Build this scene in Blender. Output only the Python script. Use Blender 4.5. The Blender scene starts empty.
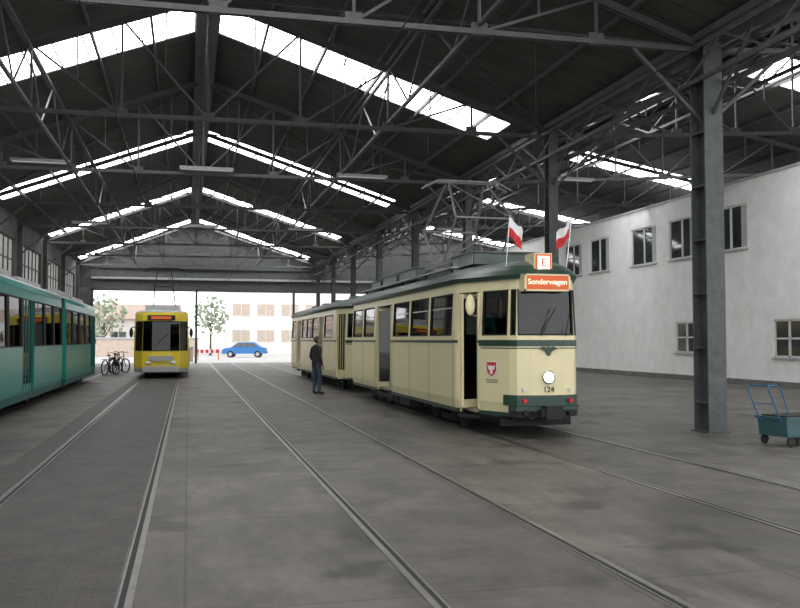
import bpy, bmesh, math, random
from mathutils import Vector, Matrix
random.seed(7)
scene = bpy.context.scene
scene.view_settings.view_transform = 'Standard'

# ------------------------------------------------------------ materials
def nmat(name, col, rough=0.6, metal=0.0, var=0.0, scale=3.0, bump=0.0, bscale=30.0, emit=None, estr=0.0, spec=0.5, col2=None, detail=6):
    m = bpy.data.materials.new(name); m.use_nodes = True
    nt = m.node_tree; b = nt.nodes['Principled BSDF']
    b.inputs['Base Color'].default_value = (*col, 1)
    b.inputs['Roughness'].default_value = rough
    b.inputs['Metallic'].default_value = metal
    b.inputs['Specular IOR Level'].default_value = spec
    tc = nt.nodes.new('ShaderNodeTexCoord')
    if var > 0 or col2:
        n = nt.nodes.new('ShaderNodeTexNoise'); n.inputs['Scale'].default_value = scale; n.inputs['Detail'].default_value = detail
        n.inputs['Roughness'].default_value = 0.65
        nt.links.new(tc.outputs['Object'], n.inputs['Vector'])
        r = nt.nodes.new('ShaderNodeValToRGB')
        c2 = col2 if col2 else tuple(c*(1-var) for c in col)
        r.color_ramp.elements[0].position = 0.35; r.color_ramp.elements[1].position = 0.65
        r.color_ramp.elements[0].color = (*c2, 1); r.color_ramp.elements[1].color = (*col, 1)
        nt.links.new(n.outputs['Fac'], r.inputs['Fac']); nt.links.new(r.outputs['Color'], b.inputs['Base Color'])
    if bump > 0:
        n2 = nt.nodes.new('ShaderNodeTexNoise'); n2.inputs['Scale'].default_value = bscale
        nt.links.new(tc.outputs['Object'], n2.inputs['Vector'])
        bp = nt.nodes.new('ShaderNodeBump'); bp.inputs['Strength'].default_value = bump; bp.inputs['Distance'].default_value = 0.02
        nt.links.new(n2.outputs['Fac'], bp.inputs['Height']); nt.links.new(bp.outputs['Normal'], b.inputs['Normal'])
    if emit:
        b.inputs['Emission Color'].default_value = (*emit, 1); b.inputs['Emission Strength'].default_value = estr
    return m

def glassmat(name, tint, refl=0.6):
    m = bpy.data.materials.new(name); m.use_nodes = True
    nt = m.node_tree; nt.nodes.clear()
    o = nt.nodes.new('ShaderNodeOutputMaterial'); mx = nt.nodes.new('ShaderNodeMixShader')
    t = nt.nodes.new('ShaderNodeBsdfTransparent'); t.inputs[0].default_value = (*tint, 1)
    g = nt.nodes.new('ShaderNodeBsdfGlossy'); g.inputs['Roughness'].default_value = 0.03
    g.inputs[0].default_value = (refl, refl, refl, 1)
    f = nt.nodes.new('ShaderNodeFresnel'); f.inputs[0].default_value = 1.5
    nt.links.new(f.outputs[0], mx.inputs[0]); nt.links.new(t.outputs[0], mx.inputs[1]); nt.links.new(g.outputs[0], mx.inputs[2])
    nt.links.new(mx.outputs[0], o.inputs[0])
    return m

def floormat():
    m = bpy.data.materials.new('concrete_floor'); m.use_nodes = True
    nt = m.node_tree; b = nt.nodes['Principled BSDF']; L = nt.links
    tc = nt.nodes.new('ShaderNodeTexCoord')
    n1 = nt.nodes.new('ShaderNodeTexNoise'); n1.inputs['Scale'].default_value = 0.5; n1.inputs['Detail'].default_value = 8; n1.inputs['Roughness'].default_value = .7
    n2 = nt.nodes.new('ShaderNodeTexNoise'); n2.inputs['Scale'].default_value = 3.0; n2.inputs['Detail'].default_value = 10; n2.inputs['Roughness'].default_value = .75
    mp = nt.nodes.new('ShaderNodeMapping'); mp.inputs['Scale'].default_value = (1.0, .3, 1)
    L.new(tc.outputs['Object'], n1.inputs['Vector']); L.new(tc.outputs['Object'], mp.inputs[0]); L.new(mp.outputs[0], n2.inputs['Vector'])
    r1 = nt.nodes.new('ShaderNodeValToRGB'); e = r1.color_ramp.elements
    e[0].position = .34; e[0].color = (.082, .074, .062, 1); e[1].position = .62; e[1].color = (.20, .183, .158, 1)
    r2 = nt.nodes.new('ShaderNodeValToRGB'); e = r2.color_ramp.elements
    e[0].position = .38; e[0].color = (.40, .39, .38, 1); e[1].position = .58; e[1].color = (1, 1, 1, 1)
    L.new(n1.outputs['Fac'], r1.inputs[0]); L.new(n2.outputs['Fac'], r2.inputs[0])
    mx = nt.nodes.new('ShaderNodeMixRGB'); mx.blend_type = 'MULTIPLY'; mx.inputs[0].default_value = .85
    L.new(r1.outputs[0], mx.inputs[1]); L.new(r2.outputs[0], mx.inputs[2])
    br = nt.nodes.new('ShaderNodeTexBrick'); br.offset = 0; br.inputs['Scale'].default_value = 1
    br.inputs['Brick Width'].default_value = 2.0; br.inputs['Row Height'].default_value = 2.6; br.inputs['Mortar Size'].default_value = .012
    br.inputs['Color1'].default_value = (1, 1, 1, 1); br.inputs['Color2'].default_value = (.80, .80, .80, 1); br.inputs['Mortar'].default_value = (.5, .5, .48, 1)
    L.new(tc.outputs['Object'], br.inputs['Vector'])
    mx2 = nt.nodes.new('ShaderNodeMixRGB'); mx2.blend_type = 'MULTIPLY'; mx2.inputs[0].default_value = .85
    L.new(mx.outputs[0], mx2.inputs[1]); L.new(br.outputs[0], mx2.inputs[2])
    n3 = nt.nodes.new('ShaderNodeTexNoise'); n3.inputs['Scale'].default_value = 1.1; n3.inputs['Detail'].default_value = 4
    L.new(tc.outputs['Object'], n3.inputs['Vector'])
    r3 = nt.nodes.new('ShaderNodeValToRGB'); e = r3.color_ramp.elements
    e[0].position = .34; e[0].color = (.32, .31, .30, 1); e[1].position = .42; e[1].color = (1, 1, 1, 1)
    L.new(n3.outputs['Fac'], r3.inputs[0])
    mx3 = nt.nodes.new('ShaderNodeMixRGB'); mx3.blend_type = 'MULTIPLY'; mx3.inputs[0].default_value = .8
    L.new(mx2.outputs[0], mx3.inputs[1]); L.new(r3.outputs[0], mx3.inputs[2])
    L.new(mx3.outputs[0], b.inputs['Base Color'])
    rr = nt.nodes.new('ShaderNodeMapRange'); rr.inputs['To Min'].default_value = .38; rr.inputs['To Max'].default_value = .7
    L.new(n2.outputs['Fac'], rr.inputs['Value']); L.new(rr.outputs[0], b.inputs['Roughness'])
    bp = nt.nodes.new('ShaderNodeBump'); bp.inputs['Strength'].default_value = .25; bp.inputs['Distance'].default_value = .01
    L.new(n2.outputs['Fac'], bp.inputs['Height']); L.new(bp.outputs[0], b.inputs['Normal'])
    return m

def brickmat(name, c1, c2, mortar, w, h, ms=.012, swap=False, rough=.7, vary=None, nscale=2.2, off=.5):
    m = bpy.data.materials.new(name); m.use_nodes = True
    nt = m.node_tree; b = nt.nodes['Principled BSDF']; L = nt.links
    tc = nt.nodes.new('ShaderNodeTexCoord')
    vec = tc.outputs['Object']
    if swap:
        sp = nt.nodes.new('ShaderNodeSeparateXYZ'); cb = nt.nodes.new('ShaderNodeCombineXYZ')
        L.new(vec, sp.inputs[0]); L.new(sp.outputs['Y'], cb.inputs['X']); L.new(sp.outputs['Z'], cb.inputs['Y']); vec = cb.outputs[0]
    br = nt.nodes.new('ShaderNodeTexBrick'); br.offset = off; br.inputs['Scale'].default_value = 1
    br.inputs['Brick Width'].default_value = w; br.inputs['Row Height'].default_value = h; br.inputs['Mortar Size'].default_value = ms
    br.inputs['Color1'].default_value = (*c1, 1); br.inputs['Color2'].default_value = (*c2, 1); br.inputs['Mortar'].default_value = (*mortar, 1)
    L.new(vec, br.inputs['Vector'])
    n = nt.nodes.new('ShaderNodeTexNoise'); n.inputs['Scale'].default_value = nscale; n.inputs['Detail'].default_value = 10; n.inputs['Roughness'].default_value = .75
    L.new(tc.outputs['Object'], n.inputs['Vector'])
    r = nt.nodes.new('ShaderNodeValToRGB'); e = r.color_ramp.elements
    lo = vary if vary else .55
    e[0].position = .36; e[0].color = (lo, lo, lo, 1); e[1].position = .60; e[1].color = (1, 1, 1, 1)
    L.new(n.outputs['Fac'], r.inputs[0])
    mx = nt.nodes.new('ShaderNodeMixRGB'); mx.blend_type = 'MULTIPLY'; mx.inputs[0].default_value = 1
    L.new(br.outputs[0], mx.inputs[1]); L.new(r.outputs[0], mx.inputs[2]); L.new(mx.outputs[0], b.inputs['Base Color'])
    b.inputs['Roughness'].default_value = rough
    bp = nt.nodes.new('ShaderNodeBump'); bp.inputs['Strength'].default_value = .5; bp.inputs['Distance'].default_value = .01
    L.new(n.outputs['Fac'], bp.inputs['Height']); L.new(bp.outputs[0], b.inputs['Normal'])
    return m

M = {}
M['floor'] = floormat()
M['paving'] = brickmat('block_paving', (.086, .074, .063), (.070, .061, .052), (.045, .041, .037), .16, .09, .006, vary=.5, rough=.6)
M['paving2'] = brickmat('slab_paving', (.142, .129, .111), (.115, .105, .091), (.07, .065, .058), 1.4, 2.6, .010, vary=.42, rough=.55, nscale=1.6, off=0)
M['steel'] = nmat('dark_steel', (.112, .116, .112), .6, .1, .3, 4)
M['steel2'] = nmat('column_steel', (.10, .108, .11), .5, .1, .35, 5)
M['rail'] = nmat('rail_steel', (.30, .28, .25), .3, .8, .3, 8)
M['black'] = nmat('black_rubber', (.012, .012, .012), .7)
M['roof'] = brickmat('roof_boards', (.105, .101, .093), (.089, .086, .078), (.05, .05, .048), 30, .55, .02, vary=.7, rough=.85, nscale=.8)
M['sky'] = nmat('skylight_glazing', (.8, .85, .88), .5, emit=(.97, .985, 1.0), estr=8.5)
M['wallwin'] = nmat('dirty_glazing', (.4, .4, .38), .6, var=.4, scale=3, emit=(.8, .8, .75), estr=.25)
M['wallgrey'] = nmat('grey_plaster', (.2, .2, .19), .85, var=.4, scale=1.5)
M['white'] = nmat('whitewashed_plaster', (.95, .95, .93), .85, col2=(.84, .84, .82), scale=1.8, bump=.3, bscale=9, detail=14)
M['trimw'] = nmat('white_window_frame', (.75, .75, .72), .5, var=.1)
M['pane'] = nmat('window_pane', (.05, .055, .06), .06, var=.4, scale=1.2, spec=.8)
M['cream'] = nmat('cream_paint', (.83, .74, .45), .32, var=.05, scale=2)
M['green'] = nmat('dark_green_paint', (.035, .07, .05), .35, var=.2)
M['greyroof'] = nmat('grey_green_roof', (.13, .165, .145), .55, var=.3, scale=2)
M['glass'] = glassmat('tram_glass', (.34, .36, .34), .9)
M['dglass'] = glassmat('dark_tram_glass', (.14, .16, .16), .7)
M['under'] = nmat('undercarriage', (.02, .02, .019), .75, var=.3)
M['panto'] = nmat('pantograph_tube', (.30, .29, .28), .45, .3)
M['seat'] = nmat('seat_vinyl', (.26, .08, .03), .5)
M['orange'] = nmat('orange_sign', (.50, .09, .02), .5, emit=(1, .2, .04), estr=.28)
M['signtxt'] = nmat('sign_lettering', (.9, .8, .6), .5, emit=(1, .9, .7), estr=.9)
M['lamp'] = nmat('headlamp_lens', (1, 1, 1), .2, emit=(1, .97, .88), estr=14)
M['lampw'] = nmat('line_box_lens', (.9, .85, .75), .3, emit=(1, .8, .6), estr=.7)
M['clear'] = nmat('lamp_lens_off', (.7, .7, .68), .15)
M['chrome'] = nmat('chrome', (.6, .6, .6), .2, 1.0)
M['red'] = nmat('red_cloth', (.62, .03, .03), .7)
M['wcloth'] = nmat('white_cloth', (.85, .85, .85), .7)
M['teal'] = nmat('teal_paint', (.0, .23, .19), .3, var=.08)
M['teald'] = nmat('dark_teal', (.0, .10, .09), .4)
M['lgrey'] = nmat('light_grey_paint', (.45, .46, .46), .5, var=.1)
M['yellow'] = nmat('yellow_paint', (.88, .66, .04), .35, var=.05)
M['purple'] = nmat('purple_paint', (.16, .08, .25), .4)
M['advert'] = nmat('red_advert', (.6, .06, .04), .5)
M['fix'] = nmat('lamp_housing', (.38, .40, .40), .5)
M['tube'] = nmat('fluorescent_tube', (.8, .82, .82), .4, emit=(1, 1, 1), estr=.3)
M['asph'] = nmat('outside_paving', (.45, .44, .42), .85, var=.2, scale=.6)
M['pink'] = nmat('pink_render', (.66, .60, .57), .85, var=.1)
M['brick'] = nmat('brown_brick', (.42, .31, .27), .85, var=.2, scale=2)
M['wrend'] = nmat('white_render', (.8, .78, .76), .85, var=.08)
M['leaf'] = nmat('leaves', (.40, .46, .33), .7, var=.3, scale=2)
M['bark'] = nmat('bark', (.12, .09, .06), .9)
M['blue'] = nmat('car_blue', (.05, .2, .50), .3)
M['cartblue'] = nmat('cart_blue', (.03, .15, .28), .45)
M['cartteal'] = nmat('cart_teal', (.04, .115, .13), .5, var=.2)
M['skin'] = nmat('skin', (.50, .30, .21), .55)
M['hair'] = nmat('hair', (.06, .045, .035), .8)
M['jacket'] = nmat('dark_jacket', (.022, .026, .026), .85, var=.2)
M['jeans'] = nmat('jeans', (.045, .075, .12), .85, var=.2)
M['shoe'] = nmat('shoe', (.02, .015, .012), .5)
M['shirt'] = nmat('shirt_blue', (.18, .24, .36), .8)
M['inner'] = nmat('tram_interior', (.28, .25, .18), .7)
M['beige'] = nmat('beige_block', (.58, .48, .40), .8, var=.2)

# ------------------------------------------------------------ mesh builder
class MB:
    def __init__(s): s.v = []; s.f = []; s.m = []; s.mats = []; s.sm = []
    def mi(s, mat):
        if isinstance(mat, str): mat = M[mat]
        if mat not in s.mats: s.mats.append(mat)
        return s.mats.index(mat)
    def add(s, vs, fs, mat, smooth=False):
        o = len(s.v); s.v += [tuple(v) for v in vs]; i = s.mi(mat)
        for f in fs: s.f.append([o+k for k in f]); s.m.append(i); s.sm.append(smooth)
    def box(s, x0, x1, y0, y1, z0, z1, mat):
        vs = [(x, y, z) for z in (z0, z1) for y in (y0, y1) for x in (x0, x1)]
        s.add(vs, [(0, 2, 3, 1), (4, 5, 7, 6), (0, 1, 5, 4), (2, 6, 7, 3), (0, 4, 6, 2), (1, 3, 7, 5)], mat)
    def beam(s, p, q, w, h, mat, up=(0, 0, 1)):
        p = Vector(p); q = Vector(q); d = (q-p)
        if d.length < 1e-6: return
        d.normalize(); up = Vector(up)
        if abs(d.dot(up)) > .98: up = Vector((0, 1, 0)) if abs(d.y) < .9 else Vector((1, 0, 0))
        a = d.cross(up).normalized(); b = a.cross(d).normalized()
        vs = []
        for c in (p, q):
            for sa, sb in ((-1, -1), (1, -1), (1, 1), (-1, 1)):
                vs.append(c+a*sa*w/2+b*sb*h/2)
        s.add(vs, [(0, 3, 2, 1), (4, 5, 6, 7), (0, 1, 5, 4), (1, 2, 6, 5), (2, 3, 7, 6), (3, 0, 4, 7)], mat)
    def cyl(s, p, q, r, mat, n=14, r2=None, smooth=True):
        p = Vector(p); q = Vector(q); d = (q-p).normalized(); r2 = r if r2 is None else r2
        up = Vector((0, 0, 1)) if abs(d.z) < .9 else Vector((1, 0, 0))
        a = d.cross(up).normalized(); b = a.cross(d)
        vs = []
        for c, rr in ((p, r), (q, r2)):
            for i in range(n):
                t = 2*math.pi*i/n; vs.append(c+(a*math.cos(t)+b*math.sin(t))*rr)
        s.add(vs, [(i, (i+1) % n, n+(i+1) % n, n+i) for i in range(n)], mat, smooth)
        s.add(vs, [tuple(range(n))[::-1], tuple(range(n, 2*n))], mat)
    def tube(s, pts, r, mat, n=8):
        for a, b in zip(pts[:-1], pts[1:]): s.cyl(a, b, r, mat, n)
    def sphere(s, c, r, mat, sc=(1, 1, 1), n=12, m=8, fn=None):
        vs = []; fs = []
        for j in range(m+1):
            ph = math.pi*j/m
            for i in range(n):
                t = 2*math.pi*i/n
                p = Vector((math.sin(ph)*math.cos(t)*sc[0], math.sin(ph)*math.sin(t)*sc[1], math.cos(ph)*sc[2]))*r
                if fn: p = fn(p)
                vs.append(Vector(c)+p)
        for j in range(m):
            for i in range(n):
                fs.append((j*n+i, (j+1)*n+i, (j+1)*n+(i+1) % n, j*n+(i+1) % n))
        s.add(vs, fs, mat, True)
    def torus(s, c, R, r, axis, mat, n=24, m=8):
        c = Vector(c); ax = Vector(axis).normalized(); up = Vector((0, 0, 1)) if abs(ax.z) < .9 else Vector((1, 0, 0))
        a = ax.cross(up).normalized(); b = ax.cross(a); vs = []; fs = []
        for i in range(n):
            t = 2*math.pi*i/n; d = a*math.cos(t)+b*math.sin(t)
            for j in range(m):
                p = 2*math.pi*j/m; vs.append(c+d*(R+r*math.cos(p))+ax*r*math.sin(p))
        for i in range(n):
            for j in range(m):
                fs.append((i*m+j, ((i+1) % n)*m+j, ((i+1) % n)*m+(j+1) % m, i*m+(j+1) % m))
        s.add(vs, fs, mat, True)
    def prism_x(s, prof, x0, x1, mat, inset=0):
        n = len(prof); vs = [(x0, y, z) for y, z in prof]+[(x1, y, z) for y, z in prof]
        s.add(vs, [tuple(range(n)), tuple(range(2*n-1, n-1, -1))]+[(i, n+i, n+(i+1) % n, (i+1) % n) for i in range(n)], mat)
    def prism_y(s, prof, y0, y1, mat):
        n = len(prof); vs = [(x, y0, z) for x, z in prof]+[(x, y1, z) for x, z in prof]
        s.add(vs, [tuple(range(n)), tuple(range(2*n-1, n-1, -1))]+[(i, n+i, n+(i+1) % n, (i+1) % n) for i in range(n)], mat)
    def strip(s, path, a, b, z0, z1, mat, o0=0., o1=0., th=.05):
        P = pathpts(path, a, b); vs = []
        for (x, y, nx, ny) in P:
            for z, o in ((z0, o0), (z1, o1)):
                vs.append((x+nx*o, y+ny*o, z)); vs.append((x+nx*(o-th), y+ny*(o-th), z))
        fs = []
        for k in range(len(P)-1):
            i = 4*k; j = i+4
            fs += [(i, j, j+2, i+2), (i+1, i+3, j+3, j+1), (i+2, j+2, j+3, i+3), (i, i+1, j+1, j)]
        e = 4*(len(P)-1)
        fs += [(0, 2, 3, 1), (e, e+1, e+3, e+2)]
        s.add(vs, fs, mat)
    def done(s, name, parent=None, fixn=True):
        me = bpy.data.meshes.new(name); me.from_pydata(s.v, [], s.f)
        for m in s.mats: me.materials.append(m)
        for p, i, sm in zip(me.polygons, s.m, s.sm): p.material_index = i; p.use_smooth = sm
        if fixn:
            bm = bmesh.new(); bm.from_mesh(me); bmesh.ops.recalc_face_normals(bm, faces=bm.faces); bm.to_mesh(me); bm.free()
        me.update()
        ob = bpy.data.objects.new(name, me); scene.collection.objects.link(ob)
        if parent: ob.parent = parent
        return ob

def pathpts(path, a, b):
    n = len(path)
    def seg(i):
        p = path[i % n]; q = path[(i+1) % n]; dx = q[0]-p[0]; dy = q[1]-p[1]; l = math.hypot(dx, dy)
        return dy/l, -dx/l
    def at(t):
        i = int(math.floor(t+1e-9)); f = t-i
        if abs(f) < 1e-6:
            n1 = seg(i-1); n2 = seg(i); mx = n1[0]+n2[0]; my = n1[1]+n2[1]; l2 = mx*mx+my*my
            k = 2.0/l2
            return (path[i % n][0], path[i % n][1], mx*k, my*k)
        p = path[i % n]; q = path[(i+1) % n]; nn = seg(i)
        return (p[0]+(q[0]-p[0])*f, p[1]+(q[1]-p[1])*f, nn[0], nn[1])
    ts = [a]+[k for k in range(int(math.floor(a+1e-9))+1, int(math.ceil(b-1e-9)))]+[b]
    return [at(t) for t in ts]

def empty(name, loc=(0, 0, 0)):
    e = bpy.data.objects.new(name, None); e.location = loc; e.empty_display_size = .2
    scene.collection.objects.link(e); return e

def text(name, body, size, loc, rot, mat, parent, extrude=.004, align='CENTER'):
    c = bpy.data.curves.new(name, 'FONT'); c.body = body; c.size = size; c.extrude = extrude
    c.align_x = align; c.align_y = 'CENTER'; c.materials.append(M[mat])
    o = bpy.data.objects.new(name, c); o.location = loc; o.rotation_euler = rot
    scene.collection.objects.link(o); o.parent = parent; return o

# ------------------------------------------------------------ hall constants
RL, RR, RZ, RU = -7.2, 8.9, 9.75, .4
EZL, EZR = 6.85, 7.0
N2R, N2RZ, N2E, N2EZ = 16.1, 9.8, 25.0, 8.2
V0, V1 = -2.0, 60.8
BAYS = [-.1, 6.55, 13.2, 19.85, 26.5, 33.15, 39.8, 46.45, 53.1, 59.6]
STR = [8.9, 21.6, 34.2, 46.8, 58.9]; SW = .92

# ------------------------------------------------------------ floor & ground
mb = MB(); mb.add([(-60, -60, -.03), (90, -60, -.03), (90, 160, -.03), (-60, 160, -.03)], [(0, 1, 2, 3)], 'asph'); mb.done('ground_outside')
mb = MB(); mb.box(-7.4, 27, V0, V1+.3, -.3, 0, 'floor'); mb.done('floor')
def make_track(uc, pav):
    mb = MB(); y0, y1 = V0, V1
    mb.box(uc-.68, uc+.64, y0, y1, 0.0005, .004, pav)
    if pav == 'paving': mb.box(uc-1.12, uc-.78, y0, y1, .0005, .004, pav)
    for sgn in (-1, 1):
        c = uc+sgn*.738
        mb.box(c-.024, c+.024, y0, y1, 0, .007, 'rail')
        g = c-sgn*.043
        mb.box(g-.019, g+.019, y0, y1, 0.001, .005, 'black')
        g = c-sgn*.070
        mb.box(g-.008, g+.008, y0, y1, 0, .006, 'rail')
    return mb
for i, (u, p) in enumerate([(-4.67, 'paving'), (-1.07, 'paving'), (2.2, 'paving2'), (5.65, 'paving2')]):
    make_track(u, p).done('tram_track')

# ------------------------------------------------------------ roof
def roofz(u):
    if u < RU: return EZL+(RZ-EZL)*(u-RL)/(RU-RL)
    if u < RR: return RZ+(EZR-RZ)*(u-RU)/(RR-RU)
    if u < N2R: return EZR+(N2RZ-EZR)*(u-RR)/(N2R-RR)
    return N2RZ+(N2EZ-N2RZ)*(u-N2R)/(N2E-N2R)
mb = MB(); gl = MB(); bars = MB()
def slab(m, ua, ub, va, vb, mat, dz=0, th=.1):
    za, zb = roofz(ua)+dz, roofz(ub)+dz
    vs = [(ua, va, za), (ub, va, zb), (ub, vb, zb), (ua, vb, za), (ua, va, za+th), (ub, va, zb+th), (ub, vb, zb+th), (ua, vb, za+th)]
    m.add(vs, [(0, 3, 2, 1), (4, 5, 6, 7), (0, 1, 5, 4), (1, 2, 6, 5), (2, 3, 7, 6), (3, 0, 4, 7)], mat)
slopes = [(RL-.3, RU, -6.95, RU-.3), (RU, RR-.0001, RU+.3, 8.15), (RR, N2R-.0001, 9.65, N2R-.25), (N2R, N2E, N2R+.25, 24.2)]
for (ea, eb, sa, sb) in slopes:
    v = V0
    for s_ in STR:
        slab(mb, ea, eb, v, s_-SW, 'roof'); slab(mb, ea, sa, s_-SW, s_+SW, 'roof'); slab(mb, sb, eb, s_-SW, s_+SW, 'roof')
        slab(gl, sa, sb, s_-SW, s_+SW, 'sky', .03, .02)
        n = int((sb-sa)/.62)
        for k in range(n+1):
            u = sa+(sb-sa)*k/n
            bars.beam((u, s_-SW, roofz(u)+.01), (u, s_+SW, roofz(u)+.01), .028, .035, 'steel')
        v = s_+SW
    slab(mb, ea, eb, v, V1, 'roof')
ceil = mb.done('ceiling')
sk = empty('roof_skylight'); gl.done('glazing', sk); bars.done('glazing_bars', sk)

# purlins
mb = MB()
for (ea, eb, sa, sb) in slopes:
    n = 6
    for k in range(n+1):
        u = ea+(eb-ea)*k/n; u = min(max(u, ea+.12), eb-.12)
        mb.beam((u, V0, roofz(u)-.055), (u, V1, roofz(u)-.055), .06, .1, 'steel')
mb.box(RU-.28, RU+.28, V0, V1, RZ-.32, RZ-.12, 'steel'); mb.box(N2R-.2, N2R+.2, V0, V1, N2RZ-.25, N2RZ-.1, 'steel')
mb.done('roof_purlins')

def truss(v, ul, zl, ur, zr, rid, rz, nh=4):
    mb = MB()
    off = .2
    def tz(u):
        return (zl+(rz-zl)*(u-ul)/(rid-ul) if u < rid else rz+(zr-rz)*(u-rid)/(ur-rid))-off
    def bz(u): return zl-off-.05+(zr-zl)*(u-ul)/(ur-ul)
    for dy in (-.045, .045):
        mb.beam((ul, v+dy, tz(ul)), (rid, v+dy, tz(rid)), .02, .13, 'steel'); mb.beam((rid, v+dy, tz(rid)), (ur, v+dy, tz(ur)), .02, .13, 'steel')
        mb.beam((ul, v+dy, bz(ul)), (ur, v+dy, bz(ur)), .02, .09, 'steel')
    us = [ul+(rid-ul)*k/nh for k in range(nh+1)]+[rid+(ur-rid)*k/nh for k in range(1, nh+1)]
    for i, u in enumerate(us):
        if 0 < i < len(us)-1: mb.beam((u, v, bz(u)), (u, v, tz(u)), .05, .05, 'steel')
    for i in range(len(us)-1):
        a, b = us[i], us[i+1]
        if i == 0 or i == len(us)-2: continue
        if b <= rid+1e-6: mb.beam((a, v, tz(a)), (b, v, bz(b)), .045, .045, 'steel'); m_ = (a+b)/2; mb.beam((m_, v, (tz(a)+bz(b))/2), (m_, v, tz(m_)), .03, .03, 'steel')
        else: mb.beam((a, v, bz(a)), (b, v, tz(b)), .045, .045, 'steel'); m_ = (a+b)/2; mb.beam((m_, v, (bz(a)+tz(b))/2), (m_, v, tz(m_)), .03, .03, 'steel')
    for u in us[1:-1]: mb.box(u-.14, u+.14, v-.02, v+.02, bz(u)-.06, bz(u)+.16, 'steel')
    mb.beam((ul, v, zl-1.6), (ul+1.5, v, bz(ul)), .06, .06, 'steel')
    if zr < 7.5: mb.beam((ur, v, EZR-1.6), (ur-1.5, v, bz(ur)), .06, .06, 'steel')
    return mb
for v in BAYS:
    truss(v, RL, EZL, RR, EZR, RU, RZ).done('roof_truss')
    truss(v, RR, EZR, N2E, N2EZ, N2R, N2RZ).done('roof_truss')

mb = MB()
def lattice(u, zt, zb, w=.05, step=1.1):
    mb.beam((u, V0, zt), (u, V1, zt), .07, .07, 'steel'); mb.beam((u, V0, zb), (u, V1, zb), .07, .07, 'steel')
    v = V0; k = 0
    while v < V1-step:
        a, b = (zb, zt) if k % 2 == 0 else (zt, zb)
        mb.beam((u, v, a), (u, v+step, b), w, w, 'steel'); v += step; k += 1
lattice(8.62, 6.75, 6.15, .04); lattice(9.18, 6.75, 6.15, .04)
lattice(RU, RZ-.4, RZ-1.1, .04, 1.66); lattice(N2R, N2RZ-.3, N2RZ-.9, .035, 1.66)
lattice(-3.4, roofz(-3.4)-.3, 6.7, .035, 1.66); lattice(4.65, roofz(4.65)-.3, 6.85, .035, 1.66); lattice(12.5, roofz(12.5)-.3, 7.4, .035, 1.66)
for i in range(len(BAYS)-1):
    if i % 2 == 0:
        for (ua, ub) in ((RL, RU), (RR, RU), (RR, N2R)):
            mb.beam((ua, BAYS[i], roofz(ua)-.2), (ub, BAYS[i+1], roofz(ub-.001)-.2), .05, .05, 'steel')
            mb.beam((ua, BAYS[i+1], roofz(ua)-.2), (ub, BAYS[i], roofz(ub-.001)-.2), .05, .05, 'steel')
mb.box(8.6, 9.2, V0, V1, 6.86, 6.98, 'steel')
mb.done('roof_bracing')

# columns
def column(u, v, du, dv, ztop):
    mb = MB(); t = .03
    mb.box(u-du/2, u+du/2, v-dv/2, v-dv/2+t, 0, ztop, 'steel2'); mb.box(u-du/2, u+du/2, v+dv/2-t, v+dv/2, 0, ztop, 'steel2')
    mb.box(u-.02, u+.02, v-dv/2+t, v+dv/2-t, 0, ztop, 'steel2')
    mb.box(u-du/2-.04, u+du/2+.04, v-dv/2-.04, v+dv/2+.04, 0, .02, 'steel2')
    for k in range(7):
        z = .5+k*.95; mb.box(u-du/2, u+du/2, v-dv/2+t, v+dv/2-t, z, z+.02, 'steel2')
    if v < 59: mb.beam((u, v, ztop-1.5), (u, v+1.3, ztop-.1), .05, .05, 'steel2')
    mb.beam((u, v, ztop-1.5), (u, v-1.3, ztop-.1), .05, .05, 'steel2')
    mb.done('steel_column')
for v in BAYS:
    if v < 1: continue
    big = v < 16
    column(RR, v, .36 if big else .24, .44 if big else .32, 6.85)
for v in BAYS:
    mb = MB(); mb.box(RL-.02, RL+.18, v-.12, v+.12, 0, EZL-.25, 'steel2'); mb.done('wall_column')

# ------------------------------------------------------------ walls
def wall_y(mb, u0, u1, v0, v1, z0, z1, holes, mat):
    br = sorted(set([v0, v1]+[h[0] for h in holes]+[h[1] for h in holes]))
    for a, b in zip(br[:-1], br[1:]):
        mid = (a+b)/2; hs = sorted([(h[2], h[3]) for h in holes if h[0] < mid < h[1]]); z = z0
        for (c, d) in hs:
            if c > z: mb.box(u0, u1, a, b, z, c, mat)
            z = d
        if z < z1: mb.box(u0, u1, a, b, z, z1, mat)
mb = MB(); holes = []
for i in range(len(BAYS)-1):
    holes.append((BAYS[i]+.5, BAYS[i+1]-.5, 3.3, 5.9))
wall_y(mb, RL-.3, RL-.02, V0, V1, 0, EZL+.02, holes, 'wallgrey'); mb.done('wall_left')
for k, h in enumerate(holes):
    mb = MB(); mb.box(RL-.2, RL-.17, h[0], h[1], h[2], h[3], 'wallwin')
    n = 6
    for j in range(n+1):
        y = h[0]+(h[1]-h[0])*j/n; mb.box(RL-.17, RL-.12, y-.025, y+.025, h[2], h[3], 'steel')
    for j in range(4):
        z = h[2]+(h[3]-h[2])*j/3; mb.box(RL-.17, RL-.12, h[0], h[1], z-.025, z+.025, 'steel')
    mb.done('window_%d' % (20+k))
mb = MB()
for (pts) in ([(RL-.3, 5.15), (RR, 5.15), (RR, EZR), (RU, RZ), (RL-.3, roofz(RL-.3))],
              [(RR, 5.15), (N2E, 5.15), (N2E, N2EZ), (N2R, N2RZ), (RR, EZR)]):
    mb.prism_y(pts, V1, V1+.2, 'steel')
mb.box(RL-.3, -6.3, V1, V1+.2, 0, 5.15, 'wallgrey')
mb.box(18.5, N2E, V1, V1+.2, 0, 5.15, 'wallgrey')
mb.done('wall_back')
mb = MB()
mb.box(-6.4, 18.5, V1-.18, V1-.03, 4.95, 5.2, 'steel'); mb.box(-6.4, 18.5, V1-.18, V1-.03, 5.75, 5.9, 'lgrey')
mb.box(-6.4, 8.9, V1-.18, V1-.03, 6.5, 6.6, 'steel2')
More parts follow.
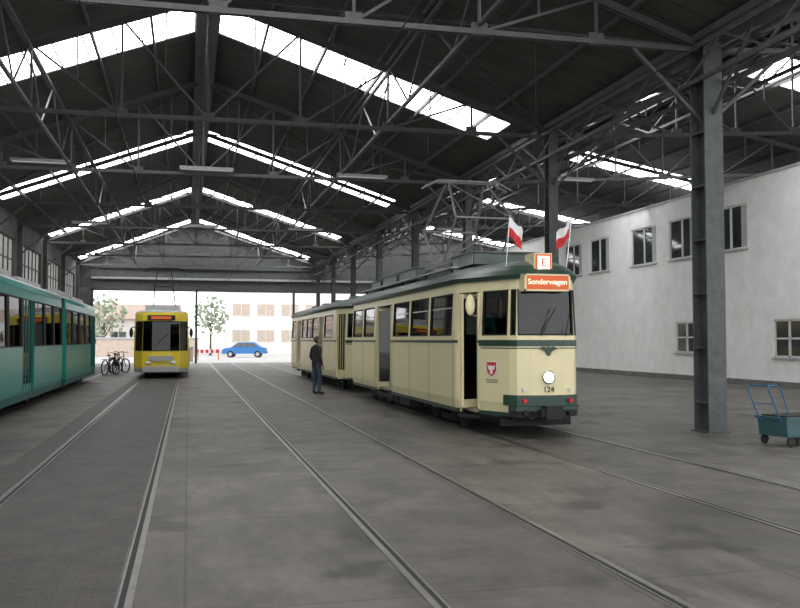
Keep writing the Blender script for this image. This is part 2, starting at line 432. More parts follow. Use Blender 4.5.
for u in (-6.3, .55, 7.3, 11.5, 15.2, 18.4):
    mb.box(u-.08, u+.08, V1-.18, V1-.03, 0, 5.1, 'steel2')
mb.done('door_1')
mb = MB(); mb.box(N2E+.02, N2E+.25, 52.3, V1-.05, 0, N2EZ, 'wallgrey'); mb.done('wall_right')

# ------------------------------------------------------------ white office building
BU = 19.4; BT = 7.34
wins = [(39.6, 41.6, 4.9, 6.55), (36.7, 38.7, 4.9, 6.55), (32.5, 34.6, 4.9, 6.55), (29.7, 31.5, 4.9, 6.55), (26.4, 29.4, 4.9, 6.55), (21.5, 23.5, 4.9, 6.55), (43.5, 45.5, 4.9, 6.55),
        (29.6, 31.1, 1.08, 2.33), (23.6, 25.1, 1.0, 2.3)]
OB = empty('office_building')
mb = MB(); wall_y(mb, BU, BU+.3, 12, 52, 0, BT, wins, 'white')
mb.box(BU, N2E, 51.7, 52, 0, BT, 'white'); mb.box(BU, N2E, 12, 12.3, 0, BT, 'white'); mb.box(BU-.06, N2E, 11.9, 52.1, BT, BT+.08, 'lgrey')
mb.box(BU-.03, BU, 12, 52, 0, .2, 'wallgrey')
mb.done('building_walls', OB)
for k, (a, b, c, d) in enumerate(wins):
    mb = MB(); x0, x1 = BU+.04, BU+.10; t = .07
    mb.box(x0, x1, a, a+t, c, d, 'trimw'); mb.box(x0, x1, b-t, b, c, d, 'trimw'); mb.box(x0, x1, a, b, c, c+t, 'trimw'); mb.box(x0, x1, a, b, d-t, d, 'trimw')
    nn = 3 if b-a > 2.5 else 2
    for j in range(1, nn):
        y = a+(b-a)*j/nn; mb.box(x0, x1, y-.05, y+.05, c, d, 'trimw')
    mb.box(x0+.03, x0+.045, a, b, c, d, 'pane')
    mb.box(BU-.07, BU+.05, a-.05, b+.05, c-.06, c, 'lgrey')
    if c < 2:
        mb.box(x0, x1, a, b, (c+d)/2-.03, (c+d)/2+.03, 'trimw')
    if c > 2:
        mb.box(x0+.01, x0+.028, a+t, a+(b-a)/nn*.4, c+t, d-t, 'lgrey')
    mb.done('window_%d' % (k+1), OB)

# ------------------------------------------------------------ fluorescent lamps
for v in (26.2, 39.5, 52.8):
    for u in (-4.2, .5, 5.3, 12.5):
        mb = MB(); z = 6.86 if u < 8 else 7.1
        mb.prism_x([(v-.15, z-.13), (v-.04, z-.02), (v+.04, z-.02), (v+.15, z-.13), (v+.12, z-.13), (v+.03, z-.05), (v-.03, z-.05), (v-.12, z-.13)], u-.8, u+.8, 'fix')
        mb.cyl((u-.75, v-.05, z-.10), (u+.75, v-.05, z-.10), .02, 'tube', 8); mb.cyl((u-.75, v+.05, z-.10), (u+.75, v+.05, z-.10), .02, 'tube', 8)
        for dx in (-.6, .6): mb.cyl((u+dx, v, z-.03), (u+dx, v, roofz(u+dx)-.01), .010, 'steel', 6)
        mb.done('fluorescent_lamp')

for u in (-4.67, -1.07, 2.2, 5.65):
    mb = MB()
    mb.cyl((u, V0, 4.95), (u, V1-.3, 4.95), .009, 'black', 5)
    for v in BAYS[:-1]: mb.cyl((u, v, 4.95), (u, v, 6.6), .006, 'black', 4)
    mb.done('overhead_wire')

# ------------------------------------------------------------ tram helpers
def wheelset(mb, uc, v):
    for sx in (-1, 1):
        c = uc+sx*.70
        mb.cyl((c-.05, v, .345), (c+.05, v, .345), .33, 'under', 22)
        mb.cyl((c+sx*.05, v, .345), (c+sx*.09, v, .345), .12, 'rail', 12)
    mb.cyl((uc-.7, v, .345), (uc+.7, v, .345), .06, 'under', 8)
def bogie(mb, uc, v, wb=.9):
    wheelset(mb, uc, v-wb); wheelset(mb, uc, v+wb)
    for sx in (-1, 1):
        mb.box(uc+sx*.86-.05, uc+sx*.86+.05, v-wb-.35, v+wb+.35, .30, .44, 'under')
        mb.box(uc+sx*.9-.06, uc+sx*.9+.06, v-wb-.1, v-wb+.1, .25, .5, 'under'); mb.box(uc+sx*.9-.06, uc+sx*.9+.06, v+wb-.1, v+wb+.1, .25, .5, 'under')
        mb.box(uc+sx*.72-.05, uc+sx*.72+.05, v-.4, v+.4, .08, .2, 'under')
    mb.box(uc-.6, uc+.6, v-.5, v+.5, .25, .5, 'under')

def roof_loft(mb, path, uc, hw, levels, split, mlow, mtop):
    ys = [p[1] for p in path]; ym = (min(ys)+max(ys))/2; hl = (max(ys)-min(ys))/2
    rings = []
    for z, ins in levels:
        rings.append([(uc+(x-uc)*(1-ins/hw), ym+(y-ym)*(1-ins*1.0/hl), z) for x, y in path])
    n = len(path)
    for k in range(len(rings)-1):
        mb.add(rings[k]+rings[k+1], [(i, (i+1) % n, n+(i+1) % n, n+i) for i in range(n)], mlow if levels[k+1][0] <= split else mtop, True)
    mb.add(rings[-1], [tuple(range(n))], mtop)
    mb.add(rings[0], [tuple(range(n))[::-1]], mlow)

def shell(mb, path, cells, z0, wz0, wz1, zt, body, glass, o=(-.04, 0, -.03, -.05), frame='black', zg=None, doorm=None):
    oz0, ow0, ow1, ot = o
    zk = z0+.22
    for a, b, t in cells:
        if t in 'wpW':
            mb.strip(path, a, b, z0, zk, body, oz0, 0); mb.strip(path, a, b, zk, wz0, body, 0, ow0)
        if t == 'p': mb.strip(path, a, b, wz0, wz1, body, ow0, ow1)
        mb.strip(path, a, b, wz1, zt, body, ow1, ot)
        if t in 'wW':
            mb.strip(path, a, b, wz0, wz1, glass, ow0-.025, ow1-.025, .008)
            fr = .022
            mb.strip(path, a, b, wz0-.005, wz0+fr, frame, ow0+.004, ow0+.004, .03); mb.strip(path, a, b, wz1-fr, wz1+.005, frame, ow1+.004, ow1+.004, .03)
            L = sum(math.hypot(q[0]-p[0], q[1]-p[1]) for p, q in zip(pathpts(path, a, b)[:-1], pathpts(path, a, b)[1:]))
            e = (b-a)*fr/L
            mb.strip(path, a, a+e, wz0, wz1, frame, ow0+.004, ow1+.004, .03); mb.strip(path, b-e, b, wz0, wz1, frame, ow0+.004, ow1+.004, .03)
            if t == 'w':
                zz = wz1-.26; f = (zz-wz0)/(wz1-wz0); oo = ow0+(ow1-ow0)*f
                mb.strip(path, a, b, zz, zz+.022, 'chrome', oo-.015, oo-.015, .02)
        if t == 'd':
            dm = doorm or body; zd = z0+.02
            nl = 4
            for k in range(nl):
                aa = a+(b-a)*k/nl; bb = a+(b-a)*(k+1)/nl; e = (bb-aa)*.14
                mb.strip(path, aa, aa+e, zd, wz1, dm, -.05, ow1-.04, .03); mb.strip(path, bb-e, bb, zd, wz1, dm, -.05, ow1-.04, .03)
                mb.strip(path, aa+e, bb-e, zd, zd+.28, dm, -.05, -.05, .03)
                mb.strip(path, aa+e, bb-e, zd+.28, wz1, glass, -.06, ow1-.05, .008)
                mb.strip(path, bb-.002-(bb-aa)*.02, bb, zd, wz1, 'black', -.045, ow1-.035, .03)

def vin_path(uc, f, r, hw, nh, tf, tr):
    P = [(-hw, r-tr), (-hw, f+tf), (-nh-.03, f+.22), (-nh+.06, f+.10), (-.28, f+.03), (0, f), (.28, f+.03), (nh-.06, f+.10), (nh+.03, f+.22), (hw, f+tf), (hw, r-tr),
         (nh+.03, r-.16), (nh-.1, r-.04), (-nh+.1, r-.04), (-nh-.03, r-.16)]
    return [(uc+x, y) for x, y in P]

def seats(mb, uc, va, vb, zf, mat='seat'):
    v = va
    while v < vb:
        for x0, x1 in ((uc-.98, uc-.5), (uc+.1, uc+.98)):
            mb.box(x0, x1, v, v+.42, zf+.38, zf+.48, mat); mb.box(x0, x1, v+.40, v+.48, zf+.38, zf+.95, mat)
            mb.box(x0+.1, x0+.15, v+.1, v+.3, zf, zf+.38, 'chrome')
        v += .85

UC = 5.65
def vintage(front, rear, motor):
    T = empty('vintage_tram', (0, 0, 0))
    hw, nh = 1.12, .56
    tf = 1.45; tr = .9 if motor else 1.2
    path = vin_path(UC, front, rear, hw, nh, tf, tr)
    L = (rear-tr)-(front+tf); yr = rear-tr
    def p(v): return (yr-v)/L
    def q(v): return 9+(v-(front+tf))/L
    if motor:
        lw = [(23.7, 22.35), (22.2, 20.9), (18.85, 17.45), (17.3, 15.95), (15.8, 14.4)]
        ld = [(20.7, 19.05)]
    else:
        lw = [(38.2, 36.9), (34.9, 33.6), (33.45, 32.1), (31.95, 30.6), (29.0, 27.2)]
        ld = [(36.6, 35.1), (30.4, 29.2)]
    items = sorted([(p(a), p(b), 'w') for a, b in lw]+[(p(a), p(b), 'd' if not motor else 'O') for a, b in ld])
    cells = []; cur = 0.0
    for a, b, t in items:
        if a > cur+1e-4: cells.append((cur, a, 'p'))
        cells.append((a, b, t)); cur = b
    cells.append((cur, 1.06, 'p'))
    if motor: cells += [(1.06, 1.44, 'O'), (1.44, 1.52, 'p'), (1.52, 1.97, 'W')]
    else: cells += [(1.06, 1.44, 'd'), (1.44, 1.52, 'p'), (1.52, 1.97, 'W')]
    cells += [(1.97, 2.15, 'p'), (2.15, 2.85, 'W'), (2.85, 3.05, 'p'), (3.05, 6.95, 'W'), (6.95, 7.15, 'p'), (7.15, 7.85, 'W'), (7.85, 8.03, 'p'), (8.03, 8.48, 'W'), (8.48, 9.0+.02, 'p')]
    cur = 9.02; v = front+tf+.2
    while v+1.35 < yr:
        a, b = q(v), q(v+1.3)
        if a > cur: cells.append((cur, a, 'p'))
        cells.append((a, b, 'w')); cur = b; v += 1.45
    cells.append((cur, 10.0, 'p')); cells += [(10, 10.15, 'p'), (10.15, 10.85, 'W'), (10.85, 12.0, 'p'), (12.0, 13.0, 'W'), (13, 14.15, 'p'), (14.15, 14.85, 'W'), (14.85, 15.0, 'p')]
    b = MB()
    z0, wz0, wz1, zt = .36, 1.68, 2.42, 2.62
    cc = [(a, bb, 'x' if t == 'O' else t) for a, bb, t in cells]
    shell(b, path, cc, z0, wz0, wz1, zt, 'cream', 'glass', o=(-.05, 0, -.035, -.05))
    b.done('body_shell', T)
    t = MB()
    def around(z0_, z1_, mat, o_, th=.012):
        cur = 0
        for a, bb, ty in cells+[(15, 15, 'O')]:
            if ty in 'Od':
                if a > cur: t.strip(path, cur, a, z0_, z1_, mat, o_, o_, th)
                cur = bb
    around(1.55, 1.60, 'green', .008); around(.355, .42, 'green', -.03, .02)
    t.strip(path, 1.47, 8.9, 1.50, 1.60, 'green', .010, .010, .014)
    t.strip(path, 1.9, 8.1, .54, .71, 'green', .008, .008, .012)
    t.strip(path, 2.0, 8.0, .36, .54, 'under', .02, .02, .06)
    t.strip(path, 2.3, 7.7, .46, .53, 'green', .05, .05, .06)
    t.strip(path, 1.5, 8.5, 1.46, 1.475, 'green', .006, .006, .01)
    t.strip(path, 0, 15, 2.59, 2.63, 'greyroof', .0, .01, .05)
    if motor:
        for vv in (14.32, 15.85, 17.38, 18.93, 20.78, 22.28): t.box(UC-hw-.004, UC-hw, vv-.006, vv+.006, .45, 1.53, 'greyroof')
    t.done('trim_stripes', T)
    r = MB()
    roof_loft(r, path, UC, hw, [(2.60, -.01), (2.66, -.03), (2.74, .05), (2.82, .16), (2.89, .34), (2.94, .56), (2.97, .80), (2.98, .98)], 2.83, 'green', 'greyroof')
    if motor:
        for (va, vb, h) in ((14.6, 15.9, .2), (18.6, 20.2, .24), (20.5, 22.0, .24), (22.3, 23.4, .2)):
            r.box(UC-.62, UC+.62, va, vb, 2.98, 2.98+h, 'greyroof')
            k = va+.08
            while k < vb-.05:
                r.box(UC-.64, UC+.64, k, k+.03, 2.99, 2.98+h+.015, 'lgrey'); k += .12
            r.box(UC-.66, UC+.66, va-.03, vb+.03, 2.98+h+.01, 3.0+h+.02, 'greyroof')
        for sx in (-1, 1):
            r.box(UC+sx*.85-.07, UC+sx*.85+.07, 15, 23.4, 2.93, 2.96, 'lgrey')
            for v in (15.2, 17, 19, 21, 23): r.box(UC+sx*.85-.02, UC+sx*.85+.02, v, v+.04, 2.8, 2.93, 'under')
    else:
        for v in (28, 31, 34, 37): r.box(UC-.3, UC+.3, v, v+.7, 2.97, 3.08, 'greyroof')
    r.done('roof', T)
    i = MB()
    i.box(UC-.5, UC+.5, front+.5, front+tf+.1, .72, .80, 'inner'); i.box(UC-.6, UC+1.0, front+tf+.1, rear-tr-.1, .72, .80, 'inner'); i.box(UC-1.0, UC-.6, front+tf+.2, 19.0 if motor else 27.3, .72, .80, 'inner')
    i.box(UC-1.0, UC-.6, 20.8 if motor else 30.5, rear-tr-.2, .72, .80, 'inner')
    i.box(UC-.92, UC-.5, front+1.0, front+tf+.3, .38, .44, 'inner')
    if motor: i.box(UC-1.04, UC-.6, 18.9, 20.9, .40, .46, 'inner'); i.box(UC-.82, UC-.55, 18.9, 20.9, .46, .64, 'inner')
    i.box(UC-.54, UC-.50, front+.9, front+tf+.3, .44, .78, 'inner')
    i.box(UC-.9, UC+.9, front+tf+.1, rear-tr, 2.5, 2.54, 'trimw')
    if motor: seats(i, UC, front+tf+1.2, 18.6, .8); seats(i, UC, 21.1, rear-tr-.3, .8)
    else: seats(i, UC, front+tf+.8, rear-tr-.3, .8)
    i.box(UC-.1, UC+1.02, front+1.75, front+1.8, .8, 2.5, 'inner')
    i.box(UC-.42, UC+.42, front+.3, front+.55, .8, 1.5, 'under')
    for (vx) in (front+tf+.5, 19.0 if motor else 31.0, 20.8 if motor else 34.0): i.cyl((UC-.7, vx, .8), (UC-.7, vx, 2.5), .018, 'chrome', 8)
    i.done('interior', T)
    if motor:
        d = MB()
        def leaf(x0, y0, x1, y1):
            d.beam((x0, y0, .5), (x1, y1, .5), .03, .14, 'cream'); d.beam((x0, y0, 2.36), (x1, y1, 2.36), .03, .08, 'cream')
            d.beam((x0, y0, .45), (x0, y0, 2.4), .04, .04, 'cream'); d.beam((x1, y1, .45), (x1, y1, 2.4), .04, .04, 'cream')
            d.beam((x0, y0, 1.45), (x1, y1, 1.45), .012, 1.75, 'glass')
        P = pathpts(path, 1.07, 1.43); (ax, ay), (bx, by) = P[0][:2], P[-1][:2]
        leaf(ax+.03, ay, ax+.36, ay+.10); leaf(ax+.05, ay-.07, ax+.37, ay+.04)
        leaf(bx+.03, by, bx+.30, by-.05)
        leaf(UC-1.08, 19.10, UC-.78, 19.20); leaf(UC-1.08, 20.62, UC-.78, 20.52); leaf(UC-1.08, 20.56, UC-.78, 20.46)
        d.done('door_leaves', T)
        s = MB(); s.box(UC-1.10, UC-.6, 18.95, 20.75, .26, .33, 'under'); s.beam((ax+.02, ay, .30), (bx+.04, by, .30), .1, .05, 'under'); s.done('steps', T)
    g = MB()
    bogie(g, UC, front+3.0); bogie(g, UC, rear-3.0)
    g.box(UC-.8, UC+.8, front+4.8, rear-4.8, .22, .5, 'under')
    for v in (front+4.8, front+5.9): g.box(UC-1.06, UC-.7, v, v+.9, .2, .42, 'under')
    g.box(UC-.5, UC+.5, front+.3, front+1.6, .3, .55, 'under')
    g.cyl((UC, front+.4, .46), (UC, front-.18, .46), .05, 'under'); g.box(UC-.14, UC+.14, front-.24, front-.08, .34, .55, 'under')
    g.box(UC-.2, UC-.14, front-.2, front-.1, .38, .5, 'under'); g.box(UC+.14, UC+.2, front-.2, front-.1, .38, .5, 'under')
    g.cyl((UC, rear-.4, .46), (UC, rear+.22, .46), .05, 'under')
    for sx in (-1, 1):
        g.cyl((UC+sx*.38, front+.2, .43), (UC+sx*.38, front-.02, .43), .05, 'under', 10); g.torus((UC+sx*.3, front-.02, .40), .06, .014, (0, 1, 0), 'under', 12, 6)
    g.box(UC-.62, UC+.62, front+.5, front+.62, .18, .32, 'under')
    g.done('running_gear', T)
    return T, path

T1, path1 = vintage(12.76, 24.7, True)
f = 12.76
m = MB()
m.torus((UC, f-.012, 1.0), .095, .02, (0, 1, 0), 'chrome'); m.cyl((UC, f+.03, 1.0), (UC, f-.02, 1.0), .09, 'lamp', 24)
for sx in (-1, 1): m.cyl((UC+sx*.40, f+.08, .62), (UC+sx*.40, f+.0, .62), .035, 'red', 14); m.cyl((UC+sx*.4, f+.07, .80), (UC+sx*.4, f+.035, .80), .03, 'clear', 12)
# destination box
m.box(UC-.45, UC+.34, f-.10, f+.22, 2.385, 2.66, 'cream'); m.box(UC-.42, UC+.31, f-.115, f-.09, 2.41, 2.635, 'orange')
m.box(UC-.45, UC+.34, f-.12, f-.09, 2.385, 2.41, 'cream'); m.box(UC-.45, UC+.34, f-.12, f-.09, 2.635, 2.66, 'cream')
m.box(UC-.45, UC-.42, f-.12, f-.09, 2.385, 2.66, 'cream'); m.box(UC+.31, UC+.34, f-.12, f-.09, 2.385, 2.66, 'cream')
# line number box
m.box(UC-.19, UC+.12, f+.10, f+.50, 2.70, 3.02, 'cream'); m.box(UC-.17, UC+.10, f+.085, f+.11, 2.72, 3.0, 'orange'); m.box(UC-.14, UC+.07, f+.075, f+.09, 2.75, 2.97, 'lampw')
em = [(0, .07), (.025, .05), (.09, .065), (.16, .03), (.10, .01), (.05, -.02), (.03, -.07), (0, -.09)]
pts = [(x, z) for x, z in em]+[(-x, z) for x, z in em[::-1][1:-1]]
m.prism_y([(UC+x*1.0, 1.43+z) for x, z in pts], f-.02, f+.01, 'green')
m.tube([(UC-.12, f-.02, 1.66), (UC-.02, f-.035, 1.9), (UC+.12, f-.03, 2.12)], .008, 'black', 6); m.tube([(UC+.3, f+.0, 1.66), (UC+.36, f-.01, 2.0)], .008, 'black', 6)
m.done('front_fittings', T1)
rx = (math.pi/2, 0, 0)
text('destination_lettering', 'Sonderwagen', .125, (UC-.055, f-.12, 2.53), rx, 'signtxt', T1)
text('line_lettering', 'E', .17, (UC-.035, f+.072, 2.86), rx, 'advert', T1)
text('fleet_number', '124', .13, (UC, f-.008, .80), rx, 'black', T1)
m = MB(); m.sphere((4.55, 13.42, 2.18), .1, 'cream', (.85, .35, 1.75)); m.tube([(4.75, 13.62, 2.35), (4.57, 13.45, 2.36), (4.55, 13.43, 2.3)], .012, 'chrome', 6)
m.tube([(4.75, 13.62, 2.0), (4.57, 13.45, 2.02), (4.55, 13.43, 2.1)], .012, 'chrome', 6); m.done('mirror', T1)
P = pathpts(path1, 1.70, 1.70+.001)[0]
cx, cy, nx, ny = P[0], P[1], P[2], P[3]; tx, ty = -ny, nx
sh = [(-.1, .13), (.1, .13), (.1, -.02), (.06, -.1), (0, -.14), (-.06, -.1), (-.1, -.02)]
def plate(mb, prof, z, o, th, mat):
    n = len(prof); vs = [(cx+tx*a+nx*o, cy+ty*a+ny*o, z+b) for a, b in prof]+[(cx+tx*a+nx*(o+th), cy+ty*a+ny*(o+th), z+b) for a, b in prof]
    mb.add(vs, [tuple(range(n)), tuple(range(2*n-1, n-1, -1))]+[(i, n+i, n+(i+1) % n, (i+1) % n) for i in range(n)], mat)
m = MB(); sh = [(a*1.25, b*1.0) for a, b in sh]; plate(m, sh, 1.12, .004, .006, 'wcloth'); plate(m, [(a*.88, b*.88) for a, b in sh], 1.12, .01, .004, 'red')
plate(m, [(0, .07), (.03, .04), (.085, .07), (.07, .0), (.03, -.02), (.03, -.07), (0, -.09), (-.03, -.07), (-.03, -.02), (-.07, .0), (-.085, .07), (-.03, .04)], 1.12, .014, .004, 'wcloth')
for k in range(2): plate(m, [(-.15+.02*k, .006), (.15-.02*k, .006), (.15-.02*k, -.006), (-.15+.02*k, -.006)], .94-.035*k, .004, .004, 'greyroof')
m.done('city_crest', T1)
# pantograph
m = MB(); pv = 16.9; pm = 'panto'
for sx in (-1, 1):
    x = UC+sx*.6
    m.beam((x, pv-1.0, 3.14), (x, pv+1.0, 3.14), .06, .06, pm)
    for sy in (-1, 1):
        m.tube([(x, pv+sy*.35, 3.2), (x, pv+sy*1.15, 4.0), (UC+sx*.42, pv+sy*.12, 4.86)], .024, pm, 8)
        m.cyl((x, pv+sy*.8, 2.9), (x, pv+sy*.8, 3.14), .05, 'greyroof', 10)
for sy in (-1, 1):
    m.cyl((UC-.6, pv+sy*1.15, 4.0), (UC+.6, pv+sy*1.15, 4.0), .022, pm, 8); m.tube([(UC-.6, pv+sy*.35, 3.2), (UC+.6, pv+sy*1.15, 4.0)], .014, pm, 6)
    m.tube([(UC+.6, pv+sy*1.15, 4.0), (UC-.42, pv+sy*.12, 4.86)], .014, pm, 6)
    m.tube([(UC-.95, pv+sy*.12, 4.76), (UC-.65, pv+sy*.12, 4.91), (UC+.65, pv+sy*.12, 4.91), (UC+.95, pv+sy*.12, 4.76)], .022, pm, 8)
    m.beam((UC-.6, pv+sy*.95, 3.14), (UC+.6, pv+sy*.95, 3.14), .06, .06, pm)
m.done('pantograph', T1)
# flags
for k, (fx, lean) in enumerate(((UC-.54, .10), (UC+.54, .16))):
    m = MB(); b0 = Vector((fx, 13.25, 2.70)); t0 = Vector((fx+lean*.6, 13.2, 3.66)); m.cyl(b0, t0, .009, 'chrome', 8); m.sphere(t0, .018, 'chrome')
    n1, n2 = 10, 8; vs = []
    for j in range(n2+1):
        for i in range(n1+1):
            s_ = i/n1; h = j/n2
            base = t0+(b0-t0)*(.02+h*.34)
            droop = .24*s_**1.2
            sgn = 1 if k == 0 else -1
            vs.append(base+Vector((sgn*.25*s_, .05*math.sin(s_*7+h*2+k), -droop+.03*math.sin(s_*9))))
    fa = [(j*(n1+1)+i, j*(n1+1)+i+1, (j+1)*(n1+1)+i+1, (j+1)*(n1+1)+i) for j in range(n2) for i in range(n1)]
    half = len(fa)//2
    m.add(vs, fa[:half], 'wcloth', True); m.add(vs, fa[half:], 'red', True)
    m.done('flag_%d' % (k+1), T1, fixn=False)

T2, path2 = vintage(25.25, 39.6, False)
m = MB(); f2 = 25.25
for sx in (-1, 1): m.cyl((UC+sx*.40, f2+.08, .62), (UC+sx*.40, f2+.0, .62), .045, 'red', 14)
m.done('tail_lamps', T2)

# ------------------------------------------------------------ modern articulated trams
def modern(name, uc, sections, hw, body, low, zt, nosef, noser, winz=(1.42, 2.5), side2=None):
    T = empty(name)
    for k, (a, b, nf, nr, doors) in enumerate(sections):
        L_ = b-a
        fl = .9 if nf else .12; rl = .9 if nr else .12; nfw = hw*.66 if nf else hw*.93; nrw = hw*.66 if nr else hw*.93
        P = [(-hw, b-rl), (-hw, a+fl), (-nfw, a+(.15 if nf else .02)), (-nfw*.5, a+(.04 if nf else 0)), (nfw*.5, a+(.04 if nf else 0)), (nfw, a+(.15 if nf else .02)), (hw, a+fl), (hw, b-rl), (nrw, b-(.15 if nr else .02)), (-nrw, b-(.15 if nr else .02))]
        path = [(uc+x, y) for x, y in P]
        yr = b-rl; LL = (b-rl)-(a+fl)
        def mk(side):
            out = []; n = max(2, int(round(LL/1.5)))
            for j in range(n):
                t = 'd' if j in doors else 'W'
                g = .05 if t == 'W' else .03
                o0 = j/n if side == 0 else 6+j/n
                out += [(o0, o0+g/n, 'p'), (o0+g/n, o0+(1-g)/n, t), (o0+(1-g)/n, o0+1/n, 'p')]
            return out
        cells = mk(0)
        cells += [(1, 1.15, 'p'), (1.15, 1.95, 'W' if nf else 'p'), (1.95, 2.0, 'p')]
        cells += [(2.0, 5.0, 'W' if nf else 'p')]
        cells += [(5.0, 5.05, 'p'), (5.05, 5.85, 'W' if nf else 'p'), (5.85, 6.0, 'p')]+mk(1)+[(7, 8, 'p'), (8, 9, 'W' if nr else 'p'), (9, 10, 'p')]
        m = MB()
        shell(m, path, cells, .3, winz[0], winz[1], zt-.2, body, 'dglass', o=(-.05, 0, -.03, -.05), doorm=body)
        for (c0, c1, t) in cells:
            if t == 'p' and ((c1 <= 1) or (6 <= c0 < 7 and c1 <= 7)): m.strip(path, c0, c1, winz[0], winz[1], 'black', .004, -.026, .01)
        m.strip(path, 0, 10, .26, .42, low, -.03, .004, .03)
        m.done('body_%d' % (k+1), T)
        r = MB(); roof_loft(r, path, uc, hw, [(zt-.22, .04), (zt-.1, .06), (zt-.03, .16), (zt, .34)], zt-.05, body, 'lgrey')
        r.box(uc-.7, uc+.7, a+1.2, a+L_*.45, zt, zt+.22, 'lgrey'); r.box(uc-.7, uc+.7, a+L_*.55, b-1.0, zt, zt+.18, 'lgrey')
        r.done('roof_%d' % (k+1), T)
        i = MB(); i.box(uc-hw+.1, uc+hw-.1, a+1.0, b-.9, .36, .44, 'lgrey'); seats(i, uc, a+1.5, b-1.5, .44, 'teald')
        i.done('interior_%d' % (k+1), T)
        g = MB()
        if L_ > 9: bogie(g, uc, a+2.2, .8); bogie(g, uc, b-2.2, .8)
        else: bogie(g, uc, (a+b)/2, .8)
        g.done('bogie_%d' % (k+1), T)
        if k < len(sections)-1:
            bl = MB(); nb = sections[k+1][0]; n = 7
            for j in range(n):
                y = b-.1+(nb-b+.2)*j/(n-1); w = hw-.08-(.05 if j % 2 else 0)
                bl.box(uc-w, uc+w, y-.035, y+.035, .4, zt-.12-(.04 if j % 2 else 0), 'black')
            bl.done('bellows_%d' % (k+1), T)
    return T
GT = modern('articulated_tram', -4.67, [(8.0, 16.4, True, False, (1, 4)), (16.9, 26.2, False, False, (2,)), (26.8, 36.0, False, True, (4,))], 1.17, 'teal', 'teald', 2.95, 1, 1, (1.45, 2.52))
YT = modern('articulated_tram', -1.07, [(36.4, 44.5, True, False, (1, 4)), (45.0, 53.0, False, True, (1, 3))], 1.12, 'yellow', 'lgrey', 2.85, 1, 1, (1.15, 2.38))
m = MB(); u = -1.07; fv = 36.4
m.box(u-.55, u+.55, fv-.03, fv+.2, 2.42, 2.62, 'black'); m.box(u-.4, u+.4, fv-.045, fv-.02, 2.46, 2.58, 'orange')
m.box(u-.72, u+.72, fv-.06, fv+.25, .30, .52, 'lgrey'); m.box(u-.5, u+.5, fv-.02, fv+.1, .75, .95, 'lgrey')
for sx in (-1, 1):
    m.sphere((u+sx*.5, fv+.02, .66), .09, 'clear', (1.4, .5, .8)); m.sphere((u+sx*1.2, fv+.3, 1.9), .1, 'black', (.8, .5, 2)); m.tube([(u+sx*.9, fv+.5, 2.2), (u+sx*1.2, fv+.3, 2.1)], .02, 'black', 6)
m.tube([(u-.3, fv+.0, 1.3), (u+.25, fv-.01, 1.85)], .015, 'black', 6)
m.box(u+1.1, u+1.145, fv+1.2, fv+7.5, .5, 1.2, 'purple'); m.box(u+1.1, u+1.15, fv+2.2, fv+4.0, .7, 1.1, 'advert')
m.done('front_fittings', YT)
m = MB(); pv = 40.5
for sx in (-1, 1):
    m.tube([(u+sx*.5, pv+.8, 3.05), (u+sx*.4, pv-.9, 4.0), (u+sx*.3, pv+.2, 4.9)], .025, 'under', 8)
m.tube([(u-.85, pv+.2, 4.8), (u-.6, pv+.2, 4.92), (u+.6, pv+.2, 4.92), (u+.85, pv+.2, 4.8)], .025, 'under', 8)
m.cyl((u-.4, pv-.9, 4.0), (u+.4, pv-.9, 4.0), .025, 'under', 8)
m.done('pantograph', YT)

